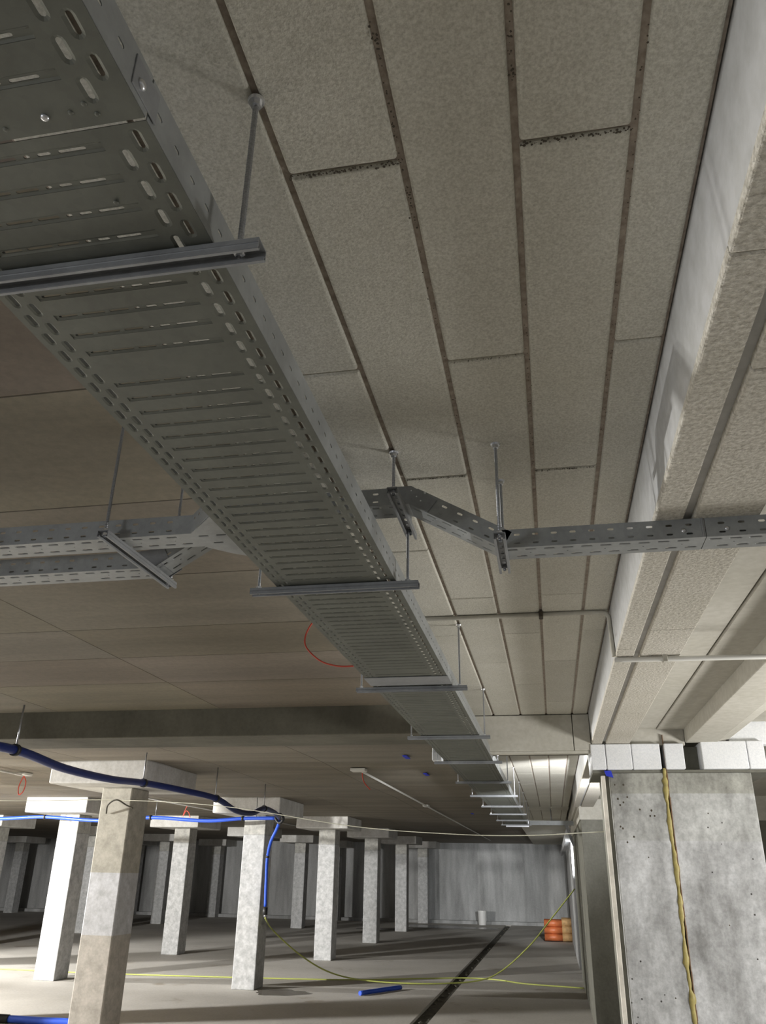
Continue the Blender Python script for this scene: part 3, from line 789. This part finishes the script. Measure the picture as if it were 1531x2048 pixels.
tube(bm, spline([(-4.05, 12.34, 2.34), (-3.98, 12.30, 2.36), (-3.93, 12.30, 2.30), (-3.99, 12.31, 2.24), (-4.06, 12.33, 2.30), (-4.05, 12.34, 2.36)]), .022, 8)
tag(link('hose_elbow', bm, M['black']), 'black elbow where the blue hoses meet above the drop', 'fitting')
for i, (x, y, z, lab) in enumerate([(-3.478, 4.958, 2.31, 'thin rod holding the shaded blue hose near the beam'), (-3.733, 7.317, 2.33, 'thin rod holding shaded blue hose by the banded column'),
      (-3.495, 8.523, 2.29, 'thin rod holding shaded blue hose at mid sag'), (-3.532, 10.223, 2.31, 'thin rod at the last bend of the shaded blue hose'), (-4.36, 12.3, 2.32, 'thin rod holding the blue hose beside the pale column'),
      (-6.127, 12.573, 2.32, 'thin rod holding bright blue hose right of banded column'), (-7.95, 12.6, 2.32, 'thin rod holding bright blue hose by the white column')]):
    bm = bmesh.new(); tube(bm, [(x, y, z), (x, y, 2.6)], .006, 6); tag(link('hanging_rod', bm, M['rod']), lab, 'rod', 'thin rods holding the blue hoses')
# hose pieces lying on the floor
hose('water_hose', [(-6.75, 9.42, .04), (-6.1, 9.45, .04), (-5.4, 9.46, .04), (-4.9, 9.5, .04)], .038, M['blue'], 'blue pipe lying on the floor behind the banded column', 'pipe',
     kids=[('end_cap', clampbm((-6.3, 9.44, .042), .044, .5, 'X'), M['black'])])
hose('pipe_offcut', [(-2.80, 12.78, .032), (-2.58, 13.2, .032), (-2.36, 13.6, .032)], .030, M['blue'], 'short blue pipe offcut lying on the floor near the trench', 'pipe')
# yellow hoses
hose('garden_hose', [(-4.245, 12.70, .95), (-4.31, 13.3, .755), (-3.938, 13.6, .406), (-3.526, 13.9, .156), (-3.0, 14.15, .04), (-2.1, 14.25, .02), (-1.35, 14.75, .03), (-.95, 15.0, .16), (-0.47, 15.2, .534), (-0.123, 15.6, .893), (0.33, 16.0, 1.375)],
     .011, M['yellow'], 'yellow hose sagging from the blue drop hose to the right wall', 'hose', kids=[('tap', clampbm((-4.245, 12.69, .985), .018, .05, 'Z'), M['zinc'])])
hose('garden_hose', [(-12, 13.9, .012), (-9.2, 13.89, .012), (-7.83, 13.86, .012), (-6.5, 13.95, .012), (-5.15, 14.1, .012), (-3.4, 14.4, .012), (-2.2, 15.0, .012), (-1.5, 15.3, .012), (-1.0, 15.2, .012), (-.57, 14.85, .012), (0.33, 14.6, .012)],
     .010, M['yellow'], 'yellow hose lying along the floor across the picture', 'hose')
# slack cable strung between pier and nearest column
hose('slack_cable', [(-7.6, 8.35, 2.30), (-5.888, 8.3, 2.243), (-4.573, 8.33, 2.252), (-3.019, 7.5, 2.135), (-1.603, 6.8, 1.935), (-0.72, 6.2, 1.856), (-0.174, 5.8, 1.834), (0.300, 5.21, 1.835)], .0032, M['wire'], 'thin pale cable slung from the pier to the banded column', 'cable')
hose('twig_hook', [(-4.64, 8.36, 2.12), (-4.60, 8.30, 2.20), (-4.50, 8.28, 2.25), (-4.40, 8.32, 2.20), (-4.33, 8.34, 2.17)], .008, M['trench'], 'dark bent hook tied to the top of the banded column', 'hook')
# conduit on the insulated ceiling and under the beams
r_ = .0085
cpts = [(-0.60, 2.99, 2.511), (0.0, 2.99, 2.511), (0.235, 2.985, 2.511)]
bm = bmesh.new(); tube(bm, spline([(-.62, 3.03, 2.511), (0.0, 3.03, 2.511), (0.22, 3.03, 2.511), (0.258, 3.03, 2.500), (0.264, 3.03, 2.46), (0.266, 3.03, 2.37), (0.268, 3.03, 2.34)], 6), r_, 10)
cond = link('conduit', bm, M['insul_smooth']); tag(cond, 'painted conduit crossing the ceiling boards and bending down the beam', 'conduit')
bm = bmesh.new(); tube(bm, [(0.268, 3.03, 2.328), (0.30, 3.03, 2.326), (1.5, 3.03, 2.318)], .0095, 12)
c3 = link('conduit', bm, M['pvc']); tag(c3, 'white plastic conduit running under the clad beams at right', 'conduit')
bm = bmesh.new(); box(bm, .437, .453, 3.012, 3.048, 2.313, 2.338, bev=.002); link('clip', bm, M['insul_smooth'], c3)
bm = bmesh.new(); box(bm, .004, .02, 3.01, 3.05, 2.497, 2.519, bev=.003); o = link('clip', bm, M['debris'], cond); o['label'] = 'dark clip'
# ceiling conduits beyond the beam with junction boxes
bm = bmesh.new(); tube(bm, [(-1.95, 8.75, 2.574), (-1.95, 12.0, 2.574), (-1.96, 28, 2.574)], .012, 8)
c4 = link('conduit', bm, M['pvc']); tag(c4, 'long grey conduit on the bare slab left of the wide tray', 'conduit')
bm = bmesh.new(); box(bm, -2.06, -1.90, 8.65, 8.78, 2.57, 2.60, bev=.005); link('junction_box', bm, M['pvc'], c4)
bm = bmesh.new(); box(bm, -2.02, -1.93, 13.6, 13.8, 2.57, 2.60, bev=.005); link('junction_box', bm, M['pvc'], c4)
bm = bmesh.new(); tube(bm, [(-6.05, 6.0, 2.574), (-6.08, 8.9, 2.574)], .012, 8); tube(bm, [(-6.05, 11.8, 2.574), (-6.02, 20, 2.574)], .012, 8)
c5 = link('conduit', bm, M['pvc']); tag(c5, 'white conduit on the lit slab between column rows at left', 'conduit')
bm = bmesh.new(); box(bm, -6.16, -6.02, 8.85, 9.0, 2.57, 2.60, bev=.005); link('junction_box', bm, M['pvc'], c5)
# red wires
hose('red_wire', [(-.965, 3.28, 2.6), (-.985, 3.28, 2.57), (-1.0, 3.28, 2.53), (-.997, 3.28, 2.49), (-.965, 3.28, 2.45), (-.916, 3.28, 2.415), (-.849, 3.28, 2.396), (-.786, 3.28, 2.394), (-.70, 3.28, 2.40), (-.62, 3.30, 2.44)], .0035, M['red'], 'red wire hanging in a curve left of the wide tray', 'wire', group=None)
hose('red_wire', [(-6.10, 8.95, 2.57), (-6.14, 8.95, 2.45), (-6.12, 8.95, 2.36), (-6.07, 8.95, 2.40), (-6.06, 8.95, 2.5), (-6.10, 8.95, 2.57)], .006, M['red'], 'pale red wire loop hanging at the far left junction box', 'wire')
hose('red_wire', [(-6.15, 13.8, 2.6), (-6.20, 13.8, 2.48), (-6.21, 13.8, 2.42), (-6.17, 13.8, 2.5), (-6.12, 13.8, 2.48), (-6.08, 13.8, 2.40)], .007, M['red'], 'small red wire tuft above the bright blue hose', 'wire')
hose('red_wire', [(-1.96, 8.8, 2.58), (-1.955, 8.8, 2.52), (-1.93, 8.8, 2.46), (-1.88, 8.85, 2.40)], .006, M['red'], 'red wire hanging from the mid ceiling junction box', 'wire')
# blue tape marks
def tape(x, y, label):
    bm = bmesh.new(); box(bm, x - .022, x + .022, y - .10, y + .10, 2.585, 2.595, bev=.003); tag(link('tape_mark', bm, M['bluetape']), label, 'tape', 'blue marks on the slab')
tape(-1.302, 7.74, 'nearest blue tape mark on the bare slab'); tape(-1.323, 9.2, 'second blue tape mark on the bare slab'); tape(-1.40, 15.6, 'dark blue mark farthest along the slab')
bm = bmesh.new(); prism(bm, [(.335, 2.18), (.375, 2.18), (.385, 2.140), (.345, 2.15)], 5.235, 5.25, 'Y'); tag(link('tape_mark', bm, M['bluetape']), 'blue tape scrap at the top left corner of the pier', 'tape')

# ------------------------------------------------------------------ floor things
t0 = empty('pipe_bundle', (0.0, 24.2, 0)); tag(t0, 'bundle of orange sewer pipes stacked by the right wall', 'pipes')
bpy.context.view_layer.update()
for j in range(3):
    for i in range(3):
        bm = bmesh.new(); tube(bm, [(-.36, 24.15 + i * .19, .10 + j * .165), (.10, 24.15 + i * .19, .10 + j * .165)], .085, 16); child('orange_pipe', bm, M['orange'], t0)
        bm = bmesh.new(); tube(bm, [(.10, 24.15 + i * .19, .11 + j * .175), (.345, 24.15 + i * .19, .11 + j * .175)], .098, 16); child('pipe_socket', bm, M['wood'], t0, label='paler tan socket ends')
k0 = empty('bucket', (-2.51, 30.6, 0)); tag(k0, 'white bucket standing on the kerb before the far wall', 'bucket'); bpy.context.view_layer.update()
bm = bmesh.new(); r = bmesh.ops.create_cone(bm, cap_ends=True, segments=24, radius1=.125, radius2=.145, depth=.42)
for v in bm.verts: v.co += Vector((-2.51, 30.6, .215))
child('body', bm, M['bucket'], k0)
bm = bmesh.new(); r = bmesh.ops.create_cone(bm, cap_ends=True, segments=24, radius1=.152, radius2=.152, depth=.03)
for v in bm.verts: v.co += Vector((-2.51, 30.6, .43))
child('lid', bm, M['bucket'], k0)
# trench fill and debris in it
bm = bmesh.new(); box(bm, TX0 + .004, TX1 - .004, TY0 + .01, TY1 - .01, -.0595, -.035)
tag(link('trench_fill', bm, M['trench']), 'dark rubble strip filling the straight floor trench', 'trench', kind='stuff')
bm = bmesh.new()
for i in range(110):
    x, yy, rr_ = random.uniform(TX0 + .03, TX1 - .03), random.uniform(9, 30), random.uniform(.008, .03)
    q = bmesh.ops.create_icosphere(bm, subdivisions=1, radius=rr_)
    for v in q['verts']: v.co = Vector((x + v.co.x * random.uniform(.8, 1.4), yy + v.co.y * random.uniform(.8, 1.6), -.035 + v.co.z * .6 + rr_ * .3))
tag(link('rubble', bm, M['trench']), 'small stones and mortar crumbs lying in the floor trench', 'rubble', kind='stuff')
# puddles / stains on the floor
def blob(cx_, cy2, rx, ry, rot, lab):
    bm = bmesh.new(); n = 40; ph = [random.uniform(0, 6.28) for _ in range(4)]
    vs = []
    for k in range(n):
        a = 2 * math.pi * k / n; r = 1 + .16 * math.sin(2 * a + ph[0]) + .12 * math.sin(3 * a + ph[1]) + .07 * math.sin(7 * a + ph[2])
        u, v = rx * r * math.cos(a), ry * r * math.sin(a)
        vs.append(bm.verts.new((cx_ + u * math.cos(rot) - v * math.sin(rot), cy2 + u * math.sin(rot) + v * math.cos(rot), .0025)))
    bm.faces.new(vs); tag(link('wet_patch', bm, M['puddle']), lab, 'puddle')
blob(-3.95, 12.75, .42, .30, .4, 'wet patch on the floor at the foot of the pale column')
blob(-3.6, 29.0, 1.6, .7, .0, 'brown wet patch near the far wall beside the trench')
blob(-5.2, 27.2, .9, .5, .2, 'brown wet patch between two far columns')
# crumbs in the near board joints
bm = bmesh.new()
def crumbs(x0, y0, x1, y1, n, s=.004):
    for _ in range(n):
        t = random.random(); x = x0 + (x1 - x0) * t + random.gauss(0, .0022); yy = y0 + (y1 - y0) * t + random.gauss(0, .0022)
        q = bmesh.ops.create_icosphere(bm, subdivisions=1, radius=random.uniform(.001, s) * .5)
        for v in q['verts']: v.co = Vector((x + v.co.x * random.uniform(.7, 1.5), yy + v.co.y * random.uniform(.7, 1.5), 2.5185 + v.co.z * .5))
crumbs(-.312, .82, -.152, .82, 90); crumbs(.018, .82, .165, .82, 80); crumbs(-.312, 1.82, -.152, 1.82, 70); crumbs(.018, 1.82, .165, 1.82, 60)
crumbs(-.148, .60, -.148, .95, 60); crumbs(.012, .60, .012, .72, 20); crumbs(-.148, 1.0, -.148, 1.6, 30, .003); crumbs(.171, .6, .171, 1.8, 60, .003); crumbs(.012, 1.0, .012, 2.0, 50, .003)
crumbs(-.142, 1.32, .006, 1.32, 22, .003)
tag(link('joint_crumbs', bm, M['debris']), 'dark crumbly mortar specks in the near ceiling board joints', 'crumbs', kind='stuff')
